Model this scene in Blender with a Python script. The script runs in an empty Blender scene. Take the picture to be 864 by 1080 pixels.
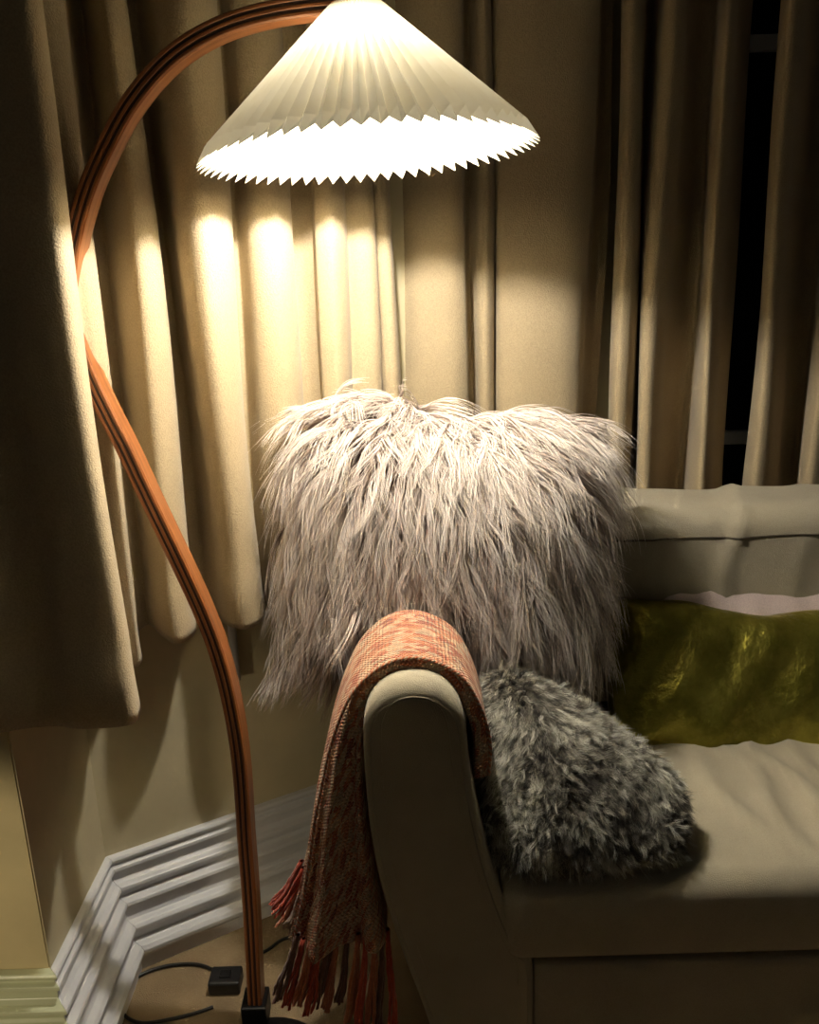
import bpy, bmesh, math, random
import numpy as np
from mathutils import Vector, Matrix
from mathutils.geometry import interpolate_bezier
S = bpy.context.scene
COL = S.collection
PI = math.pi
random.seed(4)
RNG = np.random.default_rng(11)

# ------------------------------------------------------------------ camera, world, exposure
FPX, PITCH, ROLL, EYE = 920.0, math.radians(16.5), math.radians(1.65), 1.25
fw = Vector((0, math.cos(PITCH), -math.sin(PITCH)))
r0 = Vector((1, 0, 0)); u0 = r0.cross(fw)
cr = math.cos(ROLL) * r0 - math.sin(ROLL) * u0
cu = math.sin(ROLL) * r0 + math.cos(ROLL) * u0
ORG = Vector((0, 0, EYE))
cam = bpy.data.cameras.new('camera'); cam_o = bpy.data.objects.new('camera', cam); COL.objects.link(cam_o)
m = Matrix((cr, cu, -fw)).transposed().to_4x4(); m.translation = ORG
cam_o.matrix_world = m
cam.sensor_fit = 'HORIZONTAL'; cam.sensor_width = 36; cam.lens = FPX / 864 * 36
cam.clip_start = 0.02
S.camera = cam_o
S.view_settings.view_transform = 'Standard'; S.view_settings.look = 'None'
S.view_settings.gamma = 1; S.view_settings.use_curve_mapping = False
S.view_settings.exposure = 0.0
BULB_POWER = 2350.0
w = bpy.data.worlds.new('room_dusk'); S.world = w; w.use_nodes = True
w.node_tree.nodes['Background'].inputs[0].default_value = (1.0, .93, .74, 1)
w.node_tree.nodes['Background'].inputs[1].default_value = 0.019
# added unseen spot, standing in for another lamp, lights the left return wall
sp = bpy.data.lights.new('added_side_spot', 'SPOT'); sp_o = bpy.data.objects.new('added_side_spot', sp); COL.objects.link(sp_o)
sp_o.location = (-.95, .35, .55); sp.energy = 11; sp.color = (1, .84, .56); sp.shadow_soft_size = .03
sp.spot_size = math.radians(46); sp.spot_blend = .6
sp_o.rotation_euler = (Vector((-.68, 1.07, .30)) - sp_o.location).to_track_quat('-Z', 'Y').to_euler()

def ray(x, y): return fw + (x - 432) / FPX * cr - (y - 540) / FPX * cu
def atY(x, y, Y): d = ray(x, y); return ORG + d * (Y / d.y)
def atZ(x, y, Z): d = ray(x, y); return ORG + d * ((Z - EYE) / d.z)
def on_lean(x, y, Y0, z0, k):          # the point where a sight line meets the plane Y = Y0 + k (z - z0)
    d = ray(x, y); t = (Y0 + k * (EYE - z0)) / (d.y - k * d.z); return ORG + d * t

# ------------------------------------------------------------------ materials
def lin(c): return tuple(((v / 255) / 12.92 if v / 255 <= .04045 else ((v / 255 + .055) / 1.055) ** 2.4) for v in c) + (1,)
class NT:
    def __init__(s, name):
        s.m = bpy.data.materials.new(name); s.m.use_nodes = True; s.t = s.m.node_tree
        s.b = s.t.nodes['Principled BSDF']; s.out = s.t.nodes['Material Output']
    def n(s, typ, **kw):
        nd = s.t.nodes.new(typ)
        for k, v in kw.items():
            if k.startswith('i_'):
                nd.inputs[k[2:].replace('_', ' ')].default_value = v
            else: setattr(nd, k, v)
        return nd
    def l(s, a, b): s.t.links.new(a, b)
    def coord(s, kind='Object', scale=(1, 1, 1), rot=(0, 0, 0)):
        tc = s.n('ShaderNodeTexCoord'); mp = s.n('ShaderNodeMapping')
        mp.inputs['Scale'].default_value = scale; mp.inputs['Rotation'].default_value = rot
        s.l(tc.outputs[kind], mp.inputs[0]); return mp.outputs[0]
    def noise(s, co, scale, detail=3, rough=.55):
        n = s.n('ShaderNodeTexNoise'); n.inputs['Scale'].default_value = scale
        n.inputs['Detail'].default_value = detail; n.inputs['Roughness'].default_value = rough
        s.l(co, n.inputs['Vector']); return n.outputs['Fac']
    def ramp(s, fac, stops):
        r = s.n('ShaderNodeValToRGB'); e = r.color_ramp.elements
        while len(e) < len(stops): e.new(.5)
        for q, (p, c) in zip(e, stops): q.position = p; q.color = c
        s.l(fac, r.inputs[0]); return r.outputs[0]
    def bump(s, h, strength, dist=.002, chain=None):
        b = s.n('ShaderNodeBump'); b.inputs['Strength'].default_value = strength; b.inputs['Distance'].default_value = dist
        s.l(h, b.inputs['Height'])
        if chain: s.l(chain, b.inputs['Normal'])
        s.l(b.outputs[0], s.b.inputs['Normal']); return b.outputs[0]
    def math(s, op, a, b=None):
        mt = s.n('ShaderNodeMath', operation=op)
        for i, v in enumerate((a, b)):
            if v is None: continue
            if isinstance(v, (int, float)): mt.inputs[i].default_value = v
            else: s.l(v, mt.inputs[i])
        return mt.outputs[0]
def fabric(name, c1, c2, weave=900, rough=.9, sheen=.3, bump=.35, blotch=6):
    t = NT(name); co = t.coord()
    col = t.ramp(t.noise(co, blotch, 4), [(.3, lin(c1)), (.7, lin(c2))])
    fine = t.noise(co, weave, 1)
    mx = t.n('ShaderNodeMix', data_type='RGBA', blend_type='MULTIPLY'); mx.inputs[0].default_value = .35
    t.l(col, mx.inputs[6]); t.l(t.ramp(fine, [(.3, (.45, .45, .45, 1)), (.65, (1, 1, 1, 1))]), mx.inputs[7])
    t.l(mx.outputs[2], t.b.inputs['Base Color'])
    t.b.inputs['Roughness'].default_value = rough; t.b.inputs['Sheen Weight'].default_value = sheen
    b1 = t.bump(fine, bump, .0012)
    t.bump(t.noise(co, 60, 3), .25, .002, b1)
    return t.m
def plain(name, c, rough=.5, metal=0, bumps=0, bscale=40):
    t = NT(name); co = t.coord()
    c0 = lin(c); cd = tuple(v * .82 for v in c0[:3]) + (1,)
    t.l(t.ramp(t.noise(co, 9, 4), [(.25, cd), (.75, c0)]), t.b.inputs['Base Color'])
    t.b.inputs['Roughness'].default_value = rough; t.b.inputs['Metallic'].default_value = metal
    if bumps: t.bump(t.noise(co, bscale, 4), bumps, .004)
    return t.m
M_curtain = fabric('wool_curtain', (168, 150, 118), (180, 162, 130), weave=420, bump=.8, blotch=3, sheen=.15)
def hem_relief():
    t = M_curtain.node_tree; N = t.nodes; b = [n for n in N if n.type == 'BUMP'][-1]
    last = N['Principled BSDF'].inputs['Normal'].links[0].from_node
    tc = N.new('ShaderNodeTexCoord'); sp_ = N.new('ShaderNodeSeparateXYZ'); t.links.new(tc.outputs['Object'], sp_.inputs[0])
    a = N.new('ShaderNodeMath'); a.operation = 'COMPARE'; a.inputs[1].default_value = .708; a.inputs[2].default_value = .0018
    t.links.new(sp_.outputs[2], a.inputs[0]); nb = N.new('ShaderNodeBump'); nb.invert = True; nb.inputs['Strength'].default_value = .8; nb.inputs['Distance'].default_value = .003
    t.links.new(a.outputs[0], nb.inputs['Height']); t.links.new(last.outputs[0], nb.inputs['Normal']); t.links.new(nb.outputs[0], N['Principled BSDF'].inputs['Normal'])
hem_relief()
M_linen = fabric('grey_linen', (156, 147, 127), (171, 162, 141), weave=850, bump=.5, sheen=.1)
M_seam = fabric('dark_seam', (70, 62, 48), (84, 75, 58), weave=700, sheen=0)
M_mauve = fabric('mauve_satin', (186, 168, 164), (200, 182, 176), weave=500, bump=.1, sheen=.3, rough=.6)
M_wall = plain('cream_plaster', (206, 194, 158), .75, bumps=.35, bscale=22)
M_wallC = plain('ochre_plaster', (206, 190, 146), .75, bumps=.6, bscale=14)
M_trim = plain('white_gloss_paint', (228, 228, 230), .32, bumps=.12, bscale=60)
M_black = plain('black_plastic', (22, 20, 20), .4)
M_iron = plain('black_cast_iron', (28, 26, 26), .45, .6, bumps=.15, bscale=120)
M_brass = plain('brass', (190, 150, 80), .3, 1)
M_pipe = plain('painted_pipe', (205, 205, 200), .35)

def mat_floor():
    t = NT('beige_carpet'); co = t.coord()
    t.l(t.ramp(t.noise(co, 5, 5), [(.3, lin((128, 108, 80))), (.7, lin((156, 134, 102)))]), t.b.inputs['Base Color'])
    t.b.inputs['Roughness'].default_value = .95; t.bump(t.noise(co, 500, 2), .7, .004); return t.m
M_floor = mat_floor()
def mat_wood():
    t = NT('bent_teak'); co = t.coord('UV', (2.2, 60, 60))
    t.l(t.ramp(t.noise(co, 3, 6, .6), [(.25, lin((102, 56, 28))), (.55, lin((142, 86, 46))), (.8, lin((168, 108, 64)))]), t.b.inputs['Base Color'])
    t.b.inputs['Roughness'].default_value = .38; t.b.inputs['Coat Weight'].default_value = .25
    return t.m
M_wood = mat_wood()
M_groove = plain('dark_glue_line', (52, 26, 12), .6)
def mat_shade():
    t = NT('pleated_cream_shade')
    df = t.n('ShaderNodeBsdfDiffuse'); tr = t.n('ShaderNodeBsdfTranslucent'); mx = t.n('ShaderNodeMixShader')
    co = t.coord(); c = t.ramp(t.noise(co, 25, 3), [(.3, lin((240, 231, 204))), (.7, lin((246, 239, 218)))])
    t.l(c, df.inputs[0]); t.l(c, tr.inputs[0]); mx.inputs[0].default_value = .036
    t.l(df.outputs[0], mx.inputs[1]); t.l(tr.outputs[0], mx.inputs[2]); t.l(mx.outputs[0], t.out.inputs[0]); return t.m
M_shade = mat_shade()
def mat_bulb():
    t = NT('glowing_bulb'); t.b.inputs['Base Color'].default_value = (1, .9, .75, 1)
    t.b.inputs['Emission Color'].default_value = (1, .945, .85, 1); t.b.inputs['Emission Strength'].default_value = BULB_POWER
    return t.m
M_bulb = mat_bulb()
def mat_glass(name, col, rough=.02):
    t = NT(name); t.b.inputs['Base Color'].default_value = col; t.b.inputs['Roughness'].default_value = rough
    t.b.inputs['Transmission Weight'].default_value = 1; t.b.inputs['IOR'].default_value = 1.45; return t.m
def mat_night():
    t = NT('dark_window_glass'); t.b.inputs['Base Color'].default_value = (.012, .014, .018, 1); t.b.inputs['Roughness'].default_value = .12; return t.m
M_night = mat_night()
def mat_hair(name, cols, rough=.45, trans=0.0):
    t = NT(name); a = t.n('ShaderNodeAttribute', attribute_name='tint')
    t.l(t.ramp(a.outputs['Fac'], cols), t.b.inputs['Base Color'])
    t.b.inputs['Roughness'].default_value = rough; t.b.inputs['Specular IOR Level'].default_value = .45
    return t.m
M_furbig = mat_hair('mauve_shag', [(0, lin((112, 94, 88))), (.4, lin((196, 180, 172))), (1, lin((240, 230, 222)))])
M_bodybig = fabric('mauve_backing', (96, 80, 74), (110, 94, 86))
M_fursmall = mat_hair('mottled_fur', [(0, lin((30, 27, 24))), (.4, lin((88, 82, 74))), (.7, lin((150, 146, 134))), (1, lin((226, 224, 212)))])
M_bodysmall = fabric('grey_backing', (52, 48, 44), (62, 58, 52))
def mat_green():
    t = NT('crushed_olive_velvet'); co = t.coord()
    n1 = t.noise(co, 9, 5, .6)
    t.l(t.ramp(n1, [(.3, lin((98, 94, 26))), (.7, lin((172, 162, 70)))]), t.b.inputs['Base Color'])
    t.l(t.ramp(n1, [(.3, (.42, .42, .42, 1)), (.7, (.27, .27, .27, 1))]), t.b.inputs['Roughness'])
    t.b.inputs['Metallic'].default_value = .85
    b = t.bump(t.noise(co, 14, 5, .6), .55, .02)
    t.bump(t.noise(co, 400, 2), .2, .001, b); return t.m
M_green = mat_green()
def mat_knit():
    t = NT('orange_knit'); uv = t.coord('UV', (1, 1, 1))
    sep = t.n('ShaderNodeSeparateXYZ'); t.l(uv, sep.inputs[0])
    # yarn colour changes in short dashes along each knitted row
    co = t.coord('UV', (60, 170, 1))
    v = t.n('ShaderNodeTexVoronoi'); v.inputs['Scale'].default_value = 1; t.l(co, v.inputs['Vector'])
    sc = t.n('ShaderNodeSeparateColor'); t.l(v.outputs['Color'], sc.inputs[0])
    big = t.noise(t.coord('UV', (5, 14, 1)), 2, 3)
    f = t.math('ADD', t.math('MULTIPLY', sc.outputs[0], .6), t.math('MULTIPLY', big, .5))
    col = t.ramp(f, [(.15, lin((128, 58, 40))), (.34, lin((190, 98, 60))), (.50, lin((208, 136, 92))), (.66, lin((226, 188, 152))), (.9, lin((176, 146, 118)))])
    t.l(col, t.b.inputs['Base Color']); t.b.inputs['Roughness'].default_value = .95; t.b.inputs['Sheen Weight'].default_value = .3
    w1 = t.math('SINE', t.math('MULTIPLY', sep.outputs[0], 2 * PI * 170))
    w2 = t.math('SINE', t.math('MULTIPLY', sep.outputs[1], 2 * PI * 150))
    h = t.math('ADD', t.math('MULTIPLY', w1, .5), t.math('MULTIPLY', t.math('MULTIPLY', w1, w2), .8))
    h = t.math('ADD', h, t.math('MULTIPLY', t.noise(t.coord('Object'), 260, 3), 1.4))
    t.bump(h, .9, .003); return t.m
M_knit = mat_knit()
def yarn(name, a, b):
    return fabric(name, a, b, weave=700, bump=.8, blotch=60, sheen=.3)
M_yarns = [yarn('red_yarn', (176, 56, 32), (208, 82, 46)), yarn('rust_yarn', (176, 92, 56), (204, 124, 84)),
           yarn('beige_yarn', (170, 136, 108), (196, 166, 140)), yarn('brown_yarn', (104, 66, 50), (130, 88, 68))]

# ------------------------------------------------------------------ helpers
def mesh_obj(name, verts, faces, mat, parent=None, smooth=True, uvs=None, mats=None, fmat=None):
    me = bpy.data.meshes.new(name); me.from_pydata([tuple(v) for v in verts], [], faces); me.update()
    for mm in (mats or [mat]): me.materials.append(mm)
    if fmat is not None: me.polygons.foreach_set('material_index', fmat)
    if uvs is not None:
        ul = me.uv_layers.new(name='UVMap')
        for li, lp in enumerate(me.loops): ul.data[li].uv = uvs[lp.vertex_index]
    me.polygons.foreach_set('use_smooth', [smooth] * len(me.polygons))
    o = bpy.data.objects.new(name, me); COL.objects.link(o)
    if parent: o.parent = parent; o.matrix_parent_inverse = parent.matrix_world.inverted() if False else Matrix.Translation(-parent.location)
    return o
def empty(name, loc=(0, 0, 0)):
    o = bpy.data.objects.new(name, None); COL.objects.link(o); o.location = loc; o.empty_display_size = .05; return o
def tag(o, label=None, cat=None, group=None, kind=None):
    if label: o['label'] = label
    if cat: o['category'] = cat
    if group: o['group'] = group
    if kind: o['kind'] = kind
    return o
def mod(o, typ, **kw):
    md = o.modifiers.new(typ.lower(), typ)
    for k, v in kw.items(): setattr(md, k, v)
    return md
def grid_faces(nu, nv, closed_u=False, closed_v=False, off=0):
    F = []
    for i in range(nu if closed_u else nu - 1):
        for j in range(nv if closed_v else nv - 1):
            a, b = i, (i + 1) % nu; c, d = j, (j + 1) % nv
            F.append((off + a * nv + c, off + b * nv + c, off + b * nv + d, off + a * nv + d))
    return F
def catmull(P, n=8, closed=False):
    P = [Vector(p) for p in P]; out = []; N = len(P)
    rng = range(N if closed else N - 1)
    for i in rng:
        if closed: p0, p1, p2, p3 = P[i - 1], P[i], P[(i + 1) % N], P[(i + 2) % N]
        else: p0, p1, p2, p3 = P[max(i - 1, 0)], P[i], P[i + 1], P[min(i + 2, N - 1)]
        # centripetal-ish tangents keep tight corners from overshooting
        t1 = (p2 - p0) * .5; t2 = (p3 - p1) * .5; L = (p2 - p1).length
        if t1.length > 1.2 * L: t1 *= 1.2 * L / t1.length
        if t2.length > 1.2 * L: t2 *= 1.2 * L / t2.length
        for k in range(n):
            t = k / n
            out.append((2*t**3-3*t**2+1)*p1 + (t**3-2*t**2+t)*t1 + (-2*t**3+3*t**2)*p2 + (t**3-t**2)*t2)
    if not closed: out.append(P[-1])
    return out
def tube(name, pts, r, mat, parent=None, seg=8, taper=None):
    pts = [Vector(p) for p in pts]; V = []; n = len(pts); up = Vector((0, 0, 1)); pn = None
    for i, p in enumerate(pts):
        t = (pts[min(i+1, n-1)] - pts[max(i-1, 0)]).normalized()
        if pn is None: a = t.cross(up if abs(t.z) < .9 else Vector((1, 0, 0))).normalized()
        else: a = (pn - t * pn.dot(t)).normalized()
        pn = a; b = t.cross(a); rr = r * (taper(i / (n - 1)) if taper else 1)
        for k in range(seg):
            an = 2 * PI * k / seg; V.append(p + rr * (math.cos(an) * a + math.sin(an) * b))
    F = grid_faces(n, seg, False, True)
    F.append(tuple(range(seg))[::-1]); F.append(tuple((n-1)*seg + k for k in range(seg)))
    return mesh_obj(name, V, F, mat, parent)
def rbox(name, x0, x1, y0, y1, z0, z1, r, mat, parent=None, n=(40, 24, 12), disp=None):
    # rounded cushion-like box as six welded grids
    bm = bmesh.new(); c = Vector(((x0+x1)/2, (y0+y1)/2, (z0+z1)/2)); h = Vector(((x1-x0)/2, (y1-y0)/2, (z1-z0)/2))
    def warp(t, hh):      # put more grid lines near the rims
        return hh * math.sin(t * PI / 2) ** 1 if True else t
    idx = {}
    def vert(i, j, k):
        key = (i, j, k)
        if key in idx: return idx[key]
        t = [2*i/n[0]-1, 2*j/n[1]-1, 2*k/n[2]-1]
        p = Vector([warp(t[a], h[a]) for a in range(3)])
        q = Vector([max(-(h[a]-r), min(h[a]-r, p[a])) for a in range(3)]); d = p - q
        if d.length > 1e-9: d = d.normalized() * r
        v = bm.verts.new(c + q + d); idx[key] = v; return v
    for i in range(n[0]):
        for j in range(n[1]):
            bm.faces.new([vert(i,j,0), vert(i,j+1,0), vert(i+1,j+1,0), vert(i+1,j,0)])
            bm.faces.new([vert(i,j,n[2]), vert(i+1,j,n[2]), vert(i+1,j+1,n[2]), vert(i,j+1,n[2])])
    for i in range(n[0]):
        for k in range(n[2]):
            bm.faces.new([vert(i,0,k), vert(i+1,0,k), vert(i+1,0,k+1), vert(i,0,k+1)])
            bm.faces.new([vert(i,n[1],k), vert(i,n[1],k+1), vert(i+1,n[1],k+1), vert(i+1,n[1],k)])
    for j in range(n[1]):
        for k in range(n[2]):
            bm.faces.new([vert(0,j,k), vert(0,j,k+1), vert(0,j+1,k+1), vert(0,j+1,k)])
            bm.faces.new([vert(n[0],j,k), vert(n[0],j+1,k), vert(n[0],j+1,k+1), vert(n[0],j,k+1)])
    bm.normal_update()
    if disp:
        for v in bm.verts: v.co += disp(v.co.copy(), v.normal.copy())
    me = bpy.data.meshes.new(name); bm.to_mesh(me); bm.free(); me.materials.append(mat)
    me.polygons.foreach_set('use_smooth', [True] * len(me.polygons))
    o = bpy.data.objects.new(name, me); COL.objects.link(o)
    if parent: o.parent = parent; o.matrix_parent_inverse = Matrix.Translation(-parent.location)
    return o
def box(name, a, b, mat, parent=None, bev=.003):
    x0, y0, z0 = a; x1, y1, z1 = b
    V = [(x, y, z) for x in (x0, x1) for y in (y0, y1) for z in (z0, z1)]
    F = [(0,1,3,2),(4,6,7,5),(0,4,5,1),(2,3,7,6),(0,2,6,4),(1,5,7,3)]
    o = mesh_obj(name, V, F, mat, parent, smooth=False)
    if bev: mod(o, 'BEVEL', width=bev, segments=2)
    return o
def prism_xz(name, poly, y0, y1, mat, parent=None, bevel=.0, bseg=6):
    """outline in X/Z swept along Y, the front (y0) rim rounded over by bevel"""
    P = [Vector((p[0], p[1])) for p in poly]; n = len(P)
    A = sum(P[i].x * P[(i+1) % n].y - P[(i+1) % n].x * P[i].y for i in range(n))
    if A < 0: P.reverse()
    N = []
    for i in range(n):
        t = (P[(i+1) % n] - P[i-1]).normalized(); N.append(Vector((t.y, -t.x)))
    rings = []
    for k in range(bseg + 1):
        a = k / bseg * PI / 2
        rings.append([(p.x - nn.x*bevel*w_*(1-math.sin(a)), y0 + bevel*w_*(1-math.cos(a)), p.y - nn.y*bevel*w_*(1-math.sin(a))) for p, nn in zip(P, N) for w_ in [.35 + .65*max(0, nn.y)]])
    for q in range(1, 9): rings.append([(p.x, y0 + bevel + (y1 - y0 - bevel) * q / 8, p.y) for p in P])
    V = [v for r in rings for v in r]; F = grid_faces(len(rings), n, False, True)
    F = [tuple(reversed(f)) for f in F]
    F.append(tuple(range(n))); F.append(tuple(reversed([(len(rings)-1)*n + k for k in range(n)])))
    o = mesh_obj(name, V, F, mat, parent)
    for pl in list(o.data.polygons)[-2:]: pl.use_smooth = False
    return o

def fur(name, body, mat, parent, count, per, length, flow, spread, clump, radius, tint, npt=8, seed=1, keep=None, lift=.35, sag=.0, curl=.0, root_dark=.35):
    """many individual hairs rooted on a mesh; clumps of them meet at shared tips"""
    rg = np.random.default_rng(seed)
    me = body.data; vs = np.array([v.co[:] for v in me.vertices]); me.calc_loop_triangles()
    tri = np.array([t.vertices[:] for t in me.loop_triangles]); a, b, c = vs[tri[:,0]], vs[tri[:,1]], vs[tri[:,2]]
    nn = np.cross(b-a, c-a); ar = np.linalg.norm(nn, axis=1); nn /= ar[:,None] + 1e-12
    def sample(k):
        i = rg.choice(len(tri), k, p=ar/ar.sum()); u, v = rg.random((2, k)); f = u+v > 1; u[f], v[f] = 1-u[f], 1-v[f]
        return a[i] + u[:,None]*(b[i]-a[i]) + v[:,None]*(c[i]-a[i]), nn[i]
    P, N = sample(count * 2)
    if keep is not None:
        k = keep(P, N, rg); P, N = P[k], N[k]
    P, N = P[:count], N[:count]; K = len(P)
    d = flow(P, N, rg); d /= np.linalg.norm(d, axis=1)[:,None]
    L = length * rg.uniform(.65, 1.25, K)
    cl_t = tint(P, rg)
    # spread every clump's roots over a small disc
    t1 = np.cross(N, rg.normal(size=(K,3))); t1 /= np.linalg.norm(t1, axis=1)[:,None]; t2 = np.cross(N, t1)
    K2 = K * per; ii = np.repeat(np.arange(K), per)
    an = rg.uniform(0, 2*PI, K2); rr = spread * np.sqrt(rg.random(K2))
    root = P[ii] + (np.cos(an)*rr)[:,None]*t1[ii] + (np.sin(an)*rr)[:,None]*t2[ii] - N[ii]*.003
    tip_off = root - P[ii]
    LL = L[ii] * rg.uniform(.75, 1.1, K2)
    s = np.linspace(0, 1, npt)
    side = np.cross(d, N); ph = rg.uniform(0, 2*PI, K); cu_ = curl * rg.uniform(.3, 1.2, K)
    jit = rg.normal(size=(K2,3)) * .0022 * (length/.06)
    pts = np.empty((K2, npt, 3))
    for q, t in enumerate(s):
        lf = lift * (1 - np.exp(-3.5*t)) * .45
        pos = P[ii] + (d[ii]*t + N[ii]*lf)*LL[:,None]
        pos[:,2] -= sag * t*t * LL
        wv = np.sin(ph + 5*t) * cu_ * t
        pos += side[ii]*wv[ii][:,None]
        off = tip_off * (1 - clump*t**.8)
        pts[:,q] = pos + off - N[ii]*.003 + jit*t*1.5
    cv = bpy.data.hair_curves.new(name); cv.add_curves([npt]*K2)
    cv.attributes['position'].data.foreach_set('vector', pts.reshape(-1).astype(np.float32))
    ra = cv.attributes.new('radius', 'FLOAT', 'POINT')
    rad = radius * (1 - .85*s**1.6); ra.data.foreach_set('value', np.tile(rad, K2).astype(np.float32))
    ta = cv.attributes.new('tint', 'FLOAT', 'POINT')
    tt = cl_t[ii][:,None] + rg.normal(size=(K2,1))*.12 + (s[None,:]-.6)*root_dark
    ta.data.foreach_set('value', np.clip(tt, 0, 1).reshape(-1).astype(np.float32))
    cv.materials.append(mat)
    o = bpy.data.objects.new(name, cv); COL.objects.link(o)
    o.parent = parent; o.matrix_parent_inverse = Matrix.Translation(-parent.location)
    o['kind'] = 'stuff'
    return o

# ------------------------------------------------------------------ the setting
YB = 1.90
WA0 = Vector((-.566, 1.335)); DA = Vector((1, .574)).normalized()
WA1 = WA0 + DA * ((YB - WA0.y) / DA.y)
YC = 1.08
def wall(name, p, q, z1, thick_dir, mat, z0=-.02):
    (x0, y0), (x1, y1) = p, q; t = Vector(thick_dir) * .06
    nx, nz = 24, 24
    V = []
    for s_ in (0, 1):
        for i in range(nx+1):
            for k in range(nz+1):
                f = i/nx; V.append((x0+(x1-x0)*f + t.x*s_, y0+(y1-y0)*f + t.y*s_, z0+(z1-z0)*k/nz))
    m_ = (nx+1)*(nz+1)
    F = grid_faces(nx+1, nz+1) + [tuple(reversed(f)) for f in grid_faces(nx+1, nz+1, off=m_)]
    e = lambda a, b: F.append((a, b, b+m_, a+m_))
    for i in range(nx):
        e(i*(nz+1), (i+1)*(nz+1)); e((i+1)*(nz+1)+nz, i*(nz+1)+nz)
    for k in range(nz):
        e(k+1, k); e(nx*(nz+1)+k, nx*(nz+1)+k+1)
    return tag(mesh_obj(name, V, F, mat, smooth=False), kind='structure')
def slab(name, x0, x1, y0, y1, z0, z1, mat):
    return tag(box(name, (x0, y0, z0), (x1, y1, z1), mat, bev=0), kind='structure')
slab('floor', -1.7, 2.0, -.6, 2.1, -.06, 0, M_floor)
wall('wall_bay', WA0[:], WA1[:], 2.45, (-DA.y, DA.x), M_wall)
wall('wall_return', (-.566, YC+.002), (-.566, WA0.y), 2.45, (-1, 0), M_wall)
wall('wall_left', (-1.65, YC), (-.5685, YC), 2.45, (0, 1), M_wallC)
# back wall with a window opening
wx0, wx1, wz0, wz1 = .50, 1.45, .66, 2.2
def wall_back():
    xs = [WA1.x, wx0, wx1, 1.95]; zs = [-.02, wz0, wz1, 2.45]; V = []; F = []
    for i in range(3):
        for k in range(3):
            if i == 1 and k == 1: continue
            x0, x1, z0, z1 = xs[i], xs[i+1], zs[k], zs[k+1]; b = len(V)
            V += [(x, y, z) for x in (x0, x1) for y in (YB, YB+.12) for z in (z0, z1)]
            F += [tuple(b+q for q in f) for f in [(0,1,3,2),(4,6,7,5),(0,4,5,1),(2,3,7,6),(0,2,6,4),(1,5,7,3)]]
    tag(mesh_obj('wall_back', V, F, M_wall, smooth=False), kind='structure')
wall_back()
win = tag(empty('window_1', (.975, YB+.06, .66)), kind='structure')
box('window_frame', (wx0, YB+.01, wz0), (wx0+.05, YB+.09, wz1), M_trim, win)
box('window_frame', (wx1-.05, YB+.01, wz0), (wx1, YB+.09, wz1), M_trim, win)
box('window_frame', (wx0+.05, YB+.01, wz1-.05), (wx1-.05, YB+.09, wz1), M_trim, win)
box('window_sill', (wx0-.02, YB-.03, wz0-.03), (wx1+.02, YB+.1, wz0), M_trim, win)
box('sash_rail', (wx0+.05, YB+.03, .815), (wx1-.05, YB+.07, .845), M_trim, win)
box('sash_rail', (wx0+.05, YB+.03, 1.62), (wx1-.05, YB+.07, 1.65), M_trim, win)
box('pane', (wx0+.05, YB+.05, wz0), (wx1-.05, YB+.056, wz1-.05), M_night, win, bev=0)

# tall stepped baseboard, mitred round the bay
PROF = [(0,.224),(.012,.223),(.015,.218),(.013,.213),(.008,.210),(.008,.206),(.016,.203),(.017,.196),(.010,.192),(.009,.176),
        (.016,.170),(.026,.167),(.027,.160),(.020,.156),(.017,.146),(.022,.141),(.034,.138),(.036,.131),(.029,.127),(.028,.104),
        (.031,.098),(.042,.095),(.048,.089),(.047,.081),(.038,.076),(.036,.062),(.042,.056),(.054,.053),(.060,.046),(.059,.037),(.052,.031),(.050,.026),(.050,0),(0,0)]
def baseboard(name, p, q, np_, nq, mat=M_trim):
    """p,q wall line ends; np_,nq unit-offset directions (mitre vectors) at the ends"""
    V = []; n = len(PROF); K = 30
    for i in range(K+1):
        f = i/K
        for d, z in PROF:
            a = Vector(p) + Vector(np_)*d; b = Vector(q) + Vector(nq)*d; c = a.lerp(b, f); V.append((c.x, c.y, z))
    F = grid_faces(K+1, n, False, True); F.append(tuple(range(n))[::-1]); F.append(tuple(K*n+k for k in range(n)))
    o = mesh_obj(name, V, F, mat, smooth=False); mod(o, 'BEVEL', width=.0014, segments=2, limit_method='ANGLE', angle_limit=.5)
    bm = bmesh.new(); bm.from_mesh(o.data); bmesh.ops.recalc_face_normals(bm, faces=bm.faces); bm.to_mesh(o.data); bm.free()
    return tag(o, kind='structure')
nA = Vector((DA.y, -DA.x)); nB = Vector((1, 0)); nC = Vector((0, -1))
def mitre(a, b): s_ = a + b; return s_ / (1 + a.dot(b))
mAB = mitre(nA, nB); mBC = mitre(nB, nC); mAD = mitre(nA, nC)
baseboard('baseboard_bay', WA0, WA1, mAB, mAD)
baseboard('baseboard_return', (-.566, YC), WA0, mBC, mAB)
M_trimC = plain('green_cast_gloss_paint', (198, 202, 168), .35, bumps=.12, bscale=60)  # greenish colour cast painted into the trim, in place of green glass
baseboard('baseboard_left', (-1.65, YC), (-.566, YC), nC, mBC, M_trimC)
baseboard('baseboard_back', WA1, (1.95, YB), mAD, nC)
# painted heating pipe rising behind the curtain
pp = atZ(246, 706, .52); pw = Vector((-.335, 1.335 + .574*(.231))) 
px_ = atY(246, 700, 1.44)
tag(tube('trim_1', [(px_.x, 1.335+.574*(px_.x+.566)-.016, z) for z in np.linspace(.505, 1.1, 10)], .008, M_pipe), kind='structure')

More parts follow.
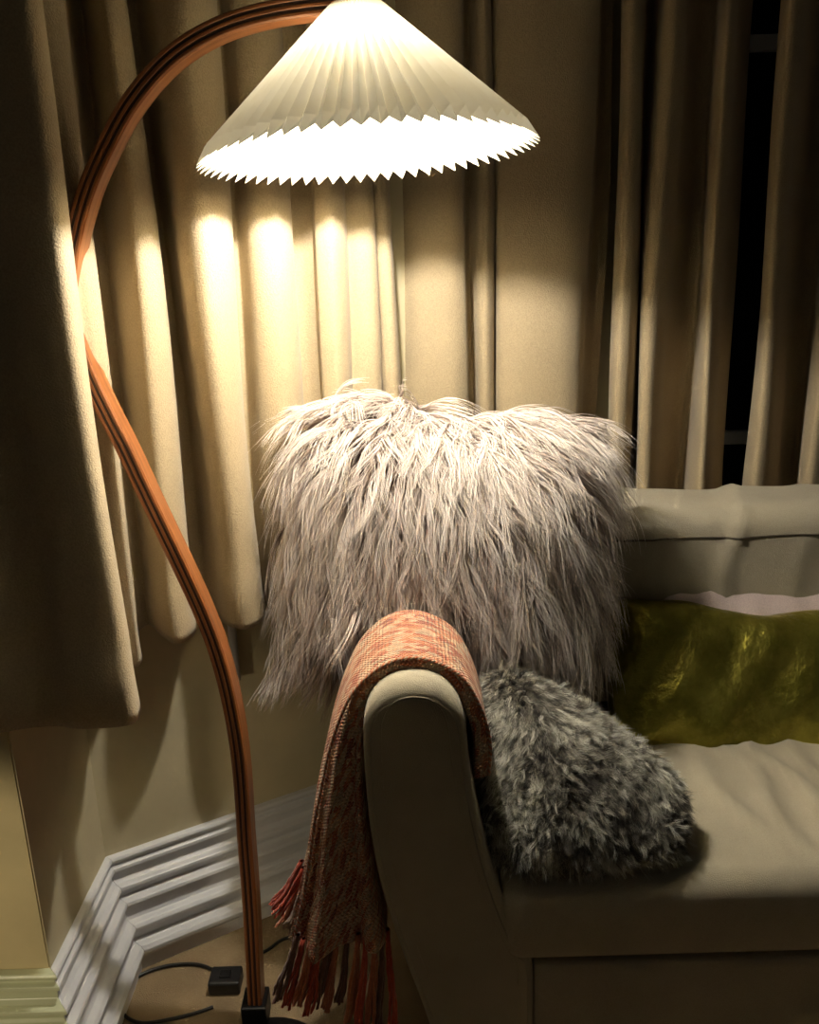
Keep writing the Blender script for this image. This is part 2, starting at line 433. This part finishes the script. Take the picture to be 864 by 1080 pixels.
# ------------------------------------------------------------------ curtains
def curtain(name, pts, label, zb=.66, zt=2.25, gather=.12, seed=0):
    base = [atY(x, 400, Y) for x, Y in pts]; P = catmull([Vector((p.x, p.y, 0)) for p in base], 9)
    n = len(P); rg = random.Random(seed); zs = [zb + (zt-zb)*((k/70)**1.15) for k in range(71)]
    cent = sum(P, Vector())/n; V = []; UV = []; s_ = 0; prev = P[0]
    ph = [rg.uniform(0, 6.28) for _ in range(6)]
    for i, p in enumerate(P):
        s_ += (p-prev).length; prev = p
        for z in zs:
            h = (z - 1.07)
            dx = .005*math.sin(3.1*h + ph[0] + s_*9) + .003*math.sin(7*h + ph[1] + s_*17)
            dy = .006*math.sin(2.6*h + ph[2] + s_*11)
            if z < zb+.1: dy -= .004*math.sin((z-zb)*30)
            hem = .004*math.sin(s_*11 + ph[3])
            zz = z + (hem if z == zb else 0)
            V.append((p.x+dx, p.y+dy, zz)); UV.append((s_, z))
    F = grid_faces(n, len(zs))
    o = mesh_obj(name, V, F, M_curtain, uvs=UV); mod(o, 'SOLIDIFY', thickness=.004, offset=0)
    tag(o, label, 'curtain', 'heavy beige curtains round the bay')
    return o
c1 = [(-190,1.03),(-150,1.042),(-110,1.03),(-70,1.03),(-30,1.042),(0,1.044),(20,1.036),(45,1.034),(68,1.035),(84,1.040),(93,1.058),(97,1.09),(93,1.13),(95,1.18),(106,1.195),(115,1.215),(117,1.24),(112,1.29),(117,1.345),
      (128,1.37),(137,1.335),(152,1.295),(168,1.31),(177,1.345),(176,1.395),(190,1.425),(203,1.39),(214,1.345),(232,1.33),(250,1.355),(259,1.395),(256,1.44),
      (264,1.45),(276,1.415),(295,1.41),(310,1.43),(316,1.46),(314,1.495),(325,1.50),(337,1.488),(339,1.478),(341,1.465),(355,1.46),(365,1.48),(368,1.505),(370,1.515),(382,1.512),(394,1.52),(399,1.54),(398,1.57),(405,1.555),(415,1.555),(420,1.58),(419,1.61)]
curtain('curtain', c1, 'beige curtain hanging in deep folds behind the arched wooden lamp', seed=1)
c2 = [(423,1.70),(427,1.66),(445,1.635),(470,1.63),(486,1.645),(490,1.67),(488,1.71),(497,1.73),(506,1.70),(514,1.695),(520,1.72),(519,1.765),(522,1.77),(525,1.725),(535,1.705),(560,1.695),(592,1.70),(608,1.715),(616,1.74),(618,1.77),(617,1.81),(623,1.835),(632,1.84)]
curtain('curtain', c2, 'wide flat-fronted beige curtain behind the shaggy mauve cushion', seed=2)
c3 = [(647,1.85),(643,1.77),(650,1.73),(660,1.735),(667,1.78),(668,1.83),(673,1.86),(676,1.80),(680,1.735),(690,1.725),(699,1.755),(704,1.81),(714,1.86),(729,1.86),(733,1.78),(741,1.73),(750,1.75),(757,1.80),(768,1.85)]
curtain('curtain', c3, 'narrow pleated beige curtain left of the dark window gap', seed=3)
c4 = [(797,1.83),(793,1.78),(801,1.73),(812,1.74),(821,1.79),(834,1.86),(853,1.86),(858,1.78),(868,1.73),(885,1.75),(900,1.79),(925,1.83),(938,1.79),(955,1.75),(980,1.77),(1000,1.82)]
curtain('curtain', c4, 'beige curtain at the picture edge, right of the dark window gap', seed=4)

# ------------------------------------------------------------------ sofa
YF, YR = 1.0, 1.66
sofa = tag(empty('sofa', (.6, YF+.3, 0)), 'pale grey linen sofa with a rounded flared arm beside the lamp', 'sofa')
apx = [(470,1140),(452,1080),(425,1008),(403,940),(391,880),(385,820),(383,780),(384,760),(390,743),(401,730),(417,721),(437,718),(458,721),(474,731),(486,747),(492,770),(495,800),(503,850),(516,905),(533,955),(549,992),(562,1015),(563,1080),(563,1140)]
arm_pts = [atY(x, y, YF) for x, y in apx]
arm2 = [(p.x, p.z) for p in arm_pts]
arm2[0] = (arm2[0][0], .06); arm2[-1] = (arm2[-1][0], .06); arm2[-2] = (arm2[-2][0], .18)
armc = [(p.x, p.y) for p in catmull([Vector((x, z, 0)) for x, z in arm2], 5)]
BEV = .026
arm = prism_xz('arm', armc, YF, 1.50, M_linen, sofa, bevel=BEV, bseg=8)
def inset(poly, d):
    P = [Vector(p) for p in poly]; n = len(P); out = []
    for i in range(n):
        t = (P[(i+1) % n]-P[i-1]).normalized(); out.append((P[i].x - t.y*d*-1*-1, P[i].y + t.x*d*-1*-1) if False else (P[i].x + t.y*d*sgn, P[i].y - t.x*d*sgn))
    return out
Aa = sum(armc[i][0]*armc[(i+1) % len(armc)][1]-armc[(i+1) % len(armc)][0]*armc[i][1] for i in range(len(armc)))
sgn = -1 if Aa > 0 else 1
pin = inset(armc, .023)
tube('piping', [(x, YF+.0002, z) for x, z in pin[8:-8]], .0009, M_linen, arm, seg=6)
# front rail below the seat cushion
xs = atY(563, 1015, YF).x; xe = 1.75
railz = .278
rail = rbox('front_rail', xs+.001, xe, YF+.004, YR-.02, .06, railz, .008, M_linen, sofa, n=(60, 20, 10))
def wr(x, y):  # soft wrinkles of the linen seat cover
    s_ = 0
    for (cx, k, a, wd) in ((.47,.30,.005,.016),(.53,.22,.007,.014),(.585,.16,.009,.016),(.64,.34,.008,.014),(.70,.2,.008,.018),(.9,.1,.006,.03),(1.05,.2,.006,.03)):
        xx = cx + k*(1.25-y)*.5 + .014*math.sin(y*24+cx*30); s_ += (2.4 - 1.5*min(1, max(0, (y-1.12)*6)))*a*math.exp(-((x-xx)/wd)**2)*max(0, min(1, (y-1.0)*8))
    return s_
def seat_disp(p, n):
    d = Vector((0, 0, 0))
    if n.z > .3: d.z += wr(p.x, p.y) + .012*math.sin(min(1, max(0, (p.y-1.0)/.5))*PI)
    if n.y < -.3: d.y -= .006*math.sin((p.z-.28)/.145*PI)
    return d
rbox('seat_cushion', .112, 1.70, YF-.004, 1.52, railz+.003, .420, .030, M_linen, sofa, n=(180, 60, 16), disp=seat_disp)
# back with loose top roll
def back_disp(p, n):
    d = Vector((0, 0, 0))
    for (cx, k, a, wd) in ((.415,.2,.005,.014),(.60,-.5,.003,.03),(.585,-.5,.007,.011),(.72,-.6,.004,.02),(.9,.3,.006,.02)):
        s_ = p.z + p.y; xx = cx + k*(2.28-s_)*.35 + .006*math.sin(s_*40)
        v = a*math.exp(-((p.x-xx)/wd)**2); d += n*v
    d += n*.003*math.sin(p.x*23+1)*math.sin(p.x*9)
    return d
backc = rbox('back_cushion', .09, 1.70, 1.455, 1.645, .42, .806, .048, M_linen, sofa, n=(170, 16, 40), disp=back_disp)
rbox('backrest', .20, 1.70, 1.60, 1.66, .12, .77, .02, M_linen, sofa, n=(60, 6, 30))
sz = []
for i in range(160):
    x = .12 + i*.0098
    p = Vector((x, 1.455, .756)); nrm = Vector((0, -1, 0))
    dd = back_disp(p, nrm); sz.append(p + dd + nrm*.0142*0 + Vector((0, -.0004, .0015*math.sin(x*30))))
tube('seam', sz, .0017, M_seam, backc, seg=6)
for x_, y_ in ((.05, YF+.05), (1.6, YF+.05), (.05, 1.58), (1.6, 1.58)):
    V = []
    for z, r in ((0, .016), (.03, .02), (.062, .024)):
        for k in range(16): V.append((x_+r*math.cos(k*PI/8), y_+r*math.sin(k*PI/8), z))
    F = grid_faces(3, 16, False, True); F += [tuple(range(16))[::-1], tuple(32+k for k in range(16))]
    mesh_obj('foot', V, F, M_black, sofa)

# ------------------------------------------------------------------ floor lamp
LY = lambda X: 1.18 - (X+.28)*.04           # the lamp stands in a plane turned a little to the room
def lampP(px, py):
    Y = 1.2
    for _ in range(6): p = atY(px, py, Y); Y = LY(p.x)
    return atY(px, py, Y)
foot = lampP(272, 1081)
lamp = tag(empty('floor_lamp', (foot.x, foot.y, 0)), 'arched bentwood floor lamp with a lit pleated cream cone shade', 'floor lamp')
cpx = [(272,1076),(270,1040),(267,980),(264,930),(260,880),(257,830),(252,780),(243,730),(231,685),(216,645),(198,605),(178,563),(156,517),(136,474),(116,435),(97,395),(82,352),(76,312),(78,273),(86,234),(98,195),(116,155),(138,115),(168,77),(200,50),(240,29),(285,16),(330,9),(372,6),(400,7)]
cl = catmull([lampP(x, y) for x, y in cpx], 5)
for p in cl:
    if p.z < .03: p.z = .03
pl_n = Vector((.04, 1, 0)).normalized()   # in-plane / out-of-plane
def sweep_rect(name, line, w_in, w_out, mat, parent, off_in=0, off_out=0):
    V = []; UV = []; n = len(line); s_ = 0
    for i, p in enumerate(line):
        t = (line[min(i+1, n-1)]-line[max(i-1, 0)]).normalized(); a = t.cross(pl_n).normalized()
        if i: s_ += (p-line[i-1]).length
        c = p + a*off_in + pl_n*off_out; e = .0022
        prof = [(-1,-1,e,0),(-1,-1,0,e),(-1,1,0,-e),(-1,1,e,0),(1,1,-e,0),(1,1,0,-e),(1,-1,0,e),(1,-1,-e,0)]
        for k, (u, v, du, dv) in enumerate(prof):
            V.append(c + a*(u*w_in/2+du) + pl_n*(v*w_out/2+dv)); UV.append((s_, k*.02 + off_in*3))
    F = grid_faces(n, 8, False, True); F += [tuple(range(8))[::-1], tuple((n-1)*8+k for k in range(8))]
    o = mesh_obj(name, V, F, mat, parent, smooth=False, uvs=UV)
    bm = bmesh.new(); bm.from_mesh(o.data); bmesh.ops.recalc_face_normals(bm, faces=bm.faces); bm.to_mesh(o.data); bm.free()
    return o
WI, WO = .024, .034
for q in (-1, 0, 1): sweep_rect('wood_lamination', cl, WI/3-.0009, WO, M_wood, lamp, off_in=q*WI/3)
for q in (-.5, .5): sweep_rect('glue_line', cl, .0012, WO-.0016, M_groove, lamp, off_in=q*WI/3)
# cast base: disc and upright socket
def lathe(name, prof, c, mat, parent, seg=48, axis=None):
    V = []; 
    for r, z in prof:
        for k in range(seg): V.append((c[0]+r*math.cos(2*PI*k/seg), c[1]+r*math.sin(2*PI*k/seg), c[2]+z))
    F = grid_faces(len(prof), seg, False, True); F += [tuple(range(seg))[::-1], tuple((len(prof)-1)*seg+k for k in range(seg))]
    o = mesh_obj(name, V, F, mat, parent)
    bm = bmesh.new(); bm.from_mesh(o.data); bmesh.ops.recalc_face_normals(bm, faces=bm.faces); bm.to_mesh(o.data); bm.free()
    return o
lathe('base_plate', [(.105,0),(.108,.003),(.108,.009),(.104,.013),(.03,.016),(.01,.017)], (foot.x+.03, foot.y-.105, 0), M_iron, lamp)
box('socket', (foot.x-.021, foot.y-.024, .012), (foot.x+.021, foot.y+.024, .055), M_iron, lamp, bev=.003)
# pleated shade, tilted
sc_ = lampP(379, 8); rc = lampP(383, 166)
ax = Vector((.055, -.05, -1)).normalized()
top = Vector((lampP(375, 6).x, lampP(375, 6).y, lampP(375, 6).z)); HS = .163
e1 = (Vector((1, 0, 0)) - ax*ax.x).normalized(); e2 = ax.cross(e1)
NP = 64
def shade_mesh():
    V = []; UV = []; R = 14; ns = NP*2
    for j in range(R+1):
        f = j/R; r = .031 + (.203-.031)*f; amp = .0022 + .0058*f
        for k in range(ns):
            a = 2*PI*k/ns + .002*math.sin(k*1.7); out = k % 2 == 0
            rr = r + (amp if out else -amp); hh = HS*f
            if j == R: hh += .009 if out else -.001
            V.append(top + ax*hh + rr*(math.cos(a)*e1 + math.sin(a)*e2)); UV.append((k/ns, f))
    return V, grid_faces(R+1, ns, False, True), UV
V, F, UV = shade_mesh()
shade = mesh_obj('lamp_shade', V, F, M_shade, lamp, smooth=False, uvs=UV)
# wire ring at the top, hanger, socket and bulb
def ringpts(r, h, n=40): return [top + ax*h + r*(math.cos(2*PI*k/n)*e1 + math.sin(2*PI*k/n)*e2) for k in range(n+1)]
tube('shade_ring', ringpts(.033, .004), .0015, M_brass, shade)
for k in range(3):
    a = 2*PI*k/3; tube('shade_spoke', [top+ax*.004, top+ax*.004+.033*(math.cos(a)*e1+math.sin(a)*e2)], .0012, M_brass, shade)
tube('hanging_stem', [top-ax*.012, top+ax*.03], .006, M_iron, lamp, seg=12)
tube('bulb_holder', [top+ax*.03, top+ax*.032, top+ax*.048, top+ax*.052], .015, M_black, lamp, seg=20)
bc = top + ax*.078
bm = bmesh.new(); bmesh.ops.create_uvsphere(bm, u_segments=24, v_segments=16, radius=.017)
for v in bm.verts:
    if v.co.z > 0: v.co.z *= 1.35; v.co.x *= 1-.25*v.co.z/.028; v.co.y *= 1-.25*v.co.z/.028
me = bpy.data.meshes.new('bulb'); bm.to_mesh(me); bm.free(); me.materials.append(M_bulb)
me.polygons.foreach_set('use_smooth', [True]*len(me.polygons))
bo = bpy.data.objects.new('bulb', me); COL.objects.link(bo); bo.parent = lamp; bo.location = bc - lamp.location

# ------------------------------------------------------------------ cushions
def pillow(name, outline, plane, thick, mat, parent=None, nr=16, front=True, back=True, disp=None, nseg=6, pw=.55):
    """outline: closed list of (u,v) ; plane(u,v,h) -> point ; h>0 towards the room"""
    P = catmull([Vector((u, v, 0)) for u, v in outline], nseg, closed=True); n = len(P)
    c = sum(P, Vector())/n; V = []; rings = []
    def ring(f, sgn_):
        h = thick/2 * sgn_ * (1 - f**2.6)**pw; b = len(V)
        for p in P:
            q = c + (p-c)*f; V.append(plane(q.x, q.y, h))
        return b
    F = []; seq = []
    if front: seq += [(f, 1) for f in [.02]+[i/nr for i in range(1, nr)]+[.97]]
    seq.append((1.0, 1))
    if back: seq += [(f, -1) for f in [.97]+[i/nr for i in range(nr-1, 0, -1)]+[.02]]
    for f, s_ in seq: rings.append(ring(f, s_))
    for a, b in zip(rings, rings[1:]):
        for k in range(n): F.append((a+k, a+(k+1) % n, b+(k+1) % n, b+k))
    if front: F.append(tuple(rings[0]+k for k in range(n))[::-1])
    if back: F.append(tuple(rings[-1]+k for k in range(n)))
    if disp: V = [disp(Vector(v)) for v in V]
    o = mesh_obj(name, V, F, mat, parent)
    bm = bmesh.new(); bm.from_mesh(o.data); bmesh.ops.recalc_face_normals(bm, faces=bm.faces); bm.to_mesh(o.data); bm.free()
    return o
# big shaggy cushion: stands on the arm, leaning on the sofa back
BY0, BK = 1.345, .14
def bplane(u, v, h):
    p = Vector((u, BY0 + BK*(v-.7), v)); return p + h*Vector((0, -1, BK)).normalized()
bout = [(-.17,.66),(-.172,.76),(-.165,.88),(-.15,.985),(-.10,1.018),(-.03,1.015),(.05,.992),(.12,.985),(.20,.985),(.255,.972),(.278,.93),(.28,.83),(.28,.72),(.27,.64),(.20,.61),(.12,.63),(.0,.66),(-.10,.645),(-.17,.63)]
def over_arm(p):
    d = abs(p.x+.003)
    if d < .12:
        zmin = .745 - .35*d*d/.12/.12*.12; p.z = max(p.z, zmin - max(0, d-.085)*2)
    return p
big = tag(empty('shaggy_cushion', (.06, 1.36, .73)), 'large shaggy mauve-grey long-haired cushion propped on the sofa arm', 'cushion')
bigb = pillow('cushion_body', bout, bplane, .20, M_bodybig, big, disp=over_arm, nr=20, pw=.68)
def flow_big(P, N, rg):
    x = P[:,0]; z = P[:,2]
    dx = np.where(x > .03, (x-.03)*4.6*(.22+np.clip((z-.66)/.3, 0, 1)), (x-.03)*3.0 - np.clip((.75-z)/.1, 0, 1)*np.clip((-.1-x)/.08, 0, 1)*1.0)
    dx = np.where(z > .93, dx*1.2, dx)
    D = np.stack([dx + rg.normal(size=len(x))*.30, -.30 + rg.normal(size=len(x))*.08, -1.0 + rg.normal(size=len(x))*.1], 1)
    # hairs of the upper rim start upwards before they fall over
    up = np.clip((z-.95)/.06, 0, 1)
    D[:,2] += up*.95*rg.random(len(x)); D[:,0] += up*rg.normal(size=len(x))*.55
    # wilder parting and swirls
    sw = np.sin(x*38 + z*21)*np.cos(z*33 - x*11); D[:,0] += sw*.38
    D -= N*(D*N).sum(1)[:,None]*.85
    D += N*.12
    return D
keepb = lambda P, N, rg: (N[:,1] < .6) & ~((abs(P[:,0]) < .1) & (P[:,2] < .75) & (N[:,2] < -.3))
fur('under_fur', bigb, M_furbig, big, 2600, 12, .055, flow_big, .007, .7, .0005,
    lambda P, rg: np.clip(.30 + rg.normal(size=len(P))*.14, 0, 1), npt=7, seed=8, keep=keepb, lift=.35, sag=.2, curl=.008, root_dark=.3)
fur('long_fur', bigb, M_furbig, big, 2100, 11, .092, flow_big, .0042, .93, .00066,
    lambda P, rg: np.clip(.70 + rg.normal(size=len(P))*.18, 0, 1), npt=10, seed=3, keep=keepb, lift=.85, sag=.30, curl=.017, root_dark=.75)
# small mottled fur cushion on the seat
SY0, SK = 1.040, .60
def splane_pt(px, py): p = on_lean(px, py, SY0, .42, SK); return (p.x, p.z)
nS = Vector((0, -1, SK)).normalized()
def splane(u, v, h): return Vector((u, SY0 + SK*(v-.42), v)) + h*nS
spx = [(508,860),(507,800),(508,745),(518,716),(540,710),(580,724),(618,750),(655,776),(690,800),(712,830),(717,870),(702,906),(650,922),(590,926),(535,924)]
small = tag(empty('fur_cushion', (.2, 1.1, .43)), 'small short-haired grey and white mottled fur cushion slumped on the seat', 'cushion')
def s_disp(p):
    if p.z < .436 : p.z = .436 - (.436-p.z)*.05
    return p
smb = pillow('cushion_body', [splane_pt(*q) for q in spx], splane, .13, M_bodysmall, small, disp=s_disp, pw=.6)
def flow_small(P, N, rg):
    x, z = P[:,0], P[:,2]
    D = np.stack([.5*np.sin(x*30+z*12)+rg.normal(size=len(x))*.45+.25, -.3+rg.normal(size=len(x))*.3, -.55+.5*np.cos(x*22-z*31)+rg.normal(size=len(x))*.4], 1)
    D -= N*(D*N).sum(1)[:,None]*.8; D += N*.35
    return D
def tint_small(P, rg):
    x, z = P[:,0], P[:,2]
    return np.clip(.54 + .34*np.sin(x*52+z*33+2*np.sin(z*40))*np.cos(z*55-x*23) + rg.normal(size=len(x))*.26, 0, 1)
fur('short_fur', smb, M_fursmall, small, 12000, 10, .020, flow_small, .0045, .28, .00028, tint_small, npt=6, seed=5,
    keep=lambda P, N, rg: N[:,2] > -.75, lift=.9, sag=.1, curl=.004)
# green velvet cushion with mauve back
GY0, GK = 1.335, .55
nG = Vector((0, -1, GK)).normalized()
def gplane(u, v, h): return Vector((u, GY0 + GK*(v-.43), v)) + h*nG
gpx = [(642,648),(648,632),(690,631),(735,637),(780,646),(830,646),(880,643),(940,650),(1000,658),(1008,680),(1010,740),(1005,790),(950,800),(864,797),(780,796),(710,794),(655,790),(642,760),(640,690)]
green = tag(empty('velvet_cushion', (.6, 1.36, .43)), 'olive green crushed velvet cushion with a mauve back leaning on the sofa', 'cushion')
def gl(q): p = on_lean(q[0], q[1], GY0, .43, GK); return (p.x, p.z)
def g_disp(p):
    p.y += .006*math.sin(p.x*31+p.z*17)+.004*math.sin(p.x*60-p.z*43)
    return p
gb = pillow('velvet_front', [gl(q) for q in gpx], gplane, .095, M_green, green, disp=g_disp, nr=26, nseg=10, pw=.5)
gpx2 = [(646,600),(650,586),(690,588),(735,597),(780,606),(830,610),(880,616),(940,622),(1000,632),(1006,680),(1006,740),(1000,780),(950,788),(864,786),(780,784),(710,782),(660,778),(650,750),(648,690)]
def g2plane(u, v, h): return Vector((u, GY0+.022 + GK*(v-.43), v)) + h*nG
def gl2(q): p = on_lean(q[0], q[1], GY0+.022, .43, GK); return (p.x, p.z)
pillow('mauve_back', [gl2(q) for q in gpx2], g2plane, .05, M_mauve, green, nr=12, nseg=10,
       disp=lambda p: Vector((p.x, p.y+.002*math.sin(p.x*90), p.z+.0015*math.sin(p.x*70))))

# ------------------------------------------------------------------ knitted throw over the arm
throw = tag(empty('knitted_throw', (-.05, 1.1, .74)), 'orange and cream knitted throw with fringe draped over the sofa arm', 'throw')
TY = 1.035
pairs = [((516,818),(499,822)),((518,790),(500,795)),((514,765),(497,772)),((502,735),(487,746)),((486,713),(474,727)),((464,700),(456,715)),((440,694),(439,709)),((415,697),(420,712)),
         ((392,710),(403,724)),((372,730),(390,744)),((358,757),(385,770)),((347,790),(384,800)),((338,830),(386,838)),((330,870),(389,875)),((324,910),(394,912)),((318,945),(400,945)),((311,975),(404,972)),((306,1000),(408,992))]
prs = [(atY(*a, TY), atY(*b, TY)) for a, b in pairs]
nsub = 4
A_ = catmull([p[0] for p in prs], nsub); B_ = catmull([p[1] for p in prs], nsub)
NS = 120; V = []; UV = []; K = len(A_); s_ = 0
armL = lambda z: None
for i in range(K):
    f = i/(K-1); hang = max(0, (i/nsub-8.5)/8.5); hang = min(1, hang)
    if i: s_ += (A_[i]-A_[i-1]).length
    a, b = A_[i], B_[i]; y0 = TY - .006*hang; y1 = 1.185 + .02*math.sin(f*3) - .035*hang
    c = (a+b)/2; hx = (b-a)/2; hw = hx.length
    for k in range(NS):
        an = 2*PI*k/NS; cx, cy = math.cos(an), math.sin(an)
        ex = .28
        u = math.copysign(abs(cx)**ex, cx); v = math.copysign(abs(cy)**ex, cy)       # u: -1 outer .. 1 inner ; v: -1 front .. 1 back
        fold = 0
        if hang > 0 and v < -.6:        # vertical folds on the front of the hanging bundle
            fold = hang*(.026*math.sin((u+1)*5.2+.6+.8*f) + .006*math.sin((u+1)*12+f*5))
            fold *= min(1, (1-abs(u))*4+.15)
        fo = hang*.005*math.sin(v*7+f*6) if abs(u) > .7 and u < 0 else 0
        p = c + hx*u*(1+0*fo) ; yy = (y0+y1)/2 + v*(y1-y0)/2 + fold
        nrm = hx.normalized()
        p = p - nrm*fo
        p = Vector((p.x, yy, p.z)); V.append(p)
        vv = 0 if k == 0 else vv + (p-V[-2]).length
        UV.append((s_, vv))
F = grid_faces(K, NS, False, True); F += [tuple(range(NS))[::-1], tuple((K-1)*NS+k for k in range(NS))]
blanket = mesh_obj('knitted_cloth', V, F, M_knit, throw, uvs=UV)
bm = bmesh.new(); bm.from_mesh(blanket.data); bmesh.ops.recalc_face_normals(bm, faces=bm.faces); bm.to_mesh(blanket.data); bm.free()
# twisted edge cord along the front rim
ed = []
for i in range(K):
    h = max(0, min(1, (i/nsub-8.5)/8.5)); a, b = A_[i], B_[i]; p = a.lerp(b, .03)
    ed.append(Vector((p.x, TY-.006*h+.001, p.z)))
def cord_pts(line, r, turns_per_m, ph):
    out = []; s_ = 0
    L2 = []
    for i in range(len(line)-1):
        for q in range(4): L2.append(line[i].lerp(line[i+1], q/4))
    for i, p in enumerate(L2):
        if i: s_ += (p-L2[i-1]).length
        t = (L2[min(i+1, len(L2)-1)]-L2[max(i-1, 0)]).normalized(); a = t.cross(Vector((0, 1, 0))).normalized(); b = Vector((0, 1, 0))
        an = 2*PI*turns_per_m*s_+ph; out.append(p + r*(math.cos(an)*a+math.sin(an)*b))
    return out
tube('edge_cord', cord_pts(ed, .0014, 110, 0), .0017, M_yarns[1], blanket, seg=6)
tube('edge_cord', cord_pts(ed, .0014, 110, PI), .0017, M_yarns[2], blanket, seg=6)
def tassel(p0, p1, mat, w=.007, seed=0):
    """a bunch of twisted yarns hanging from p0 to p1 as one mesh"""
    rg = random.Random(seed); V = []; F = []; n = 12; seg = 5; p0 = Vector(p0); p1 = Vector(p1)
    for y in range(7):
        off = Vector((rg.uniform(-1, 1), rg.uniform(-1, 1), 0))*w*.8; tipo = off*1.5 + Vector((0, 0, rg.uniform(-.008, .006))); ph = rg.uniform(0, 6)
        b = len(V)
        for i in range(n):
            f = i/(n-1); c = p0.lerp(p1, f); c = c + off*min(1, .3+f) if f < 1 else c + off
            c = c + (tipo-off)*f*f + Vector((math.sin(ph+f*9), math.cos(ph+f*8), 0))*.0022*f + Vector((0, 0, -.006*math.sin(f*PI)))
            r = .0027*(1+.25*math.sin(f*34+ph))*(1 if f < .93 else .75)
            for k in range(seg): V.append(c + Vector((r*math.cos(2*PI*k/seg), r*math.sin(2*PI*k/seg), 0)))
        F += [tuple(b+q for q in fc) for fc in grid_faces(n, seg, False, True)]
        F += [tuple(b+k for k in range(seg)), tuple(b+(n-1)*seg+k for k in range(seg))]
    return mesh_obj('tassel', V, F, mat, throw)
tas = [((318,908),(288,955),1.06,0),((320,915),(294,962),1.08,0),((320,925),(298,972),1.10,1),((318,938),(303,978),1.09,2),
       ((314,985),(292,1052),1.03,3),((320,990),(302,1058),1.035,0),((328,992),(314,1062),1.025,1),((337,993),(325,1066),1.03,0),((347,990),(335,1058),1.035,3),((356,990),(345,1064),1.04,1),((366,988),(356,1056),1.05,3),
       ((378,985),(368,1076),1.03,1),((387,985),(379,1085),1.025,0),((396,985),(390,1088),1.03,1),((404,983),(402,1084),1.04,3),((408,980),(413,1078),1.05,0),((330,985),(322,1050),1.12,0),((350,985),(345,1050),1.13,3)]
for i, (a, b, y_, mi) in enumerate(tas):
    pa = atY(*a, y_); pb = atY(*b, y_); pb.z = max(pb.z, .02)
    tassel(pa, pb, M_yarns[mi], w=.0065, seed=i)

# ------------------------------------------------------------------ power cord and adaptor on the floor
def fl(x, y, z=.004): p = atZ(x, y, 0); return Vector((p.x, p.y, z))
cord = catmull([fl(225,1064), fl(205,1071), fl(180,1077), fl(150,1081), fl(132,1073), fl(127,1058), fl(134,1042), fl(153,1028), fl(180,1020), fl(208,1019), fl(228,1026)], 8)
pb = fl(239, 1041, 0)
ad = tag(empty('power_adaptor', (pb.x, pb.y, 0)), 'black box-shaped plug adaptor with looped cord on the carpet beside the lamp foot', 'adaptor')
tube('power_cord', cord, .0032, M_black, ad)
b_ = box('housing', (pb.x-.028, pb.y-.021, .001), (pb.x+.028, pb.y+.021, .028), M_black, ad, bev=.004)
box('switch', (pb.x-.010, pb.y-.008, .0275), (pb.x+.010, pb.y+.008, .031), M_iron, ad, bev=.001)
tube('lamp_cable', catmull([fl(262,1020), fl(272,1010), fl(285,1002), fl(300,992), fl(330,985)], 8), .003, M_black, ad)
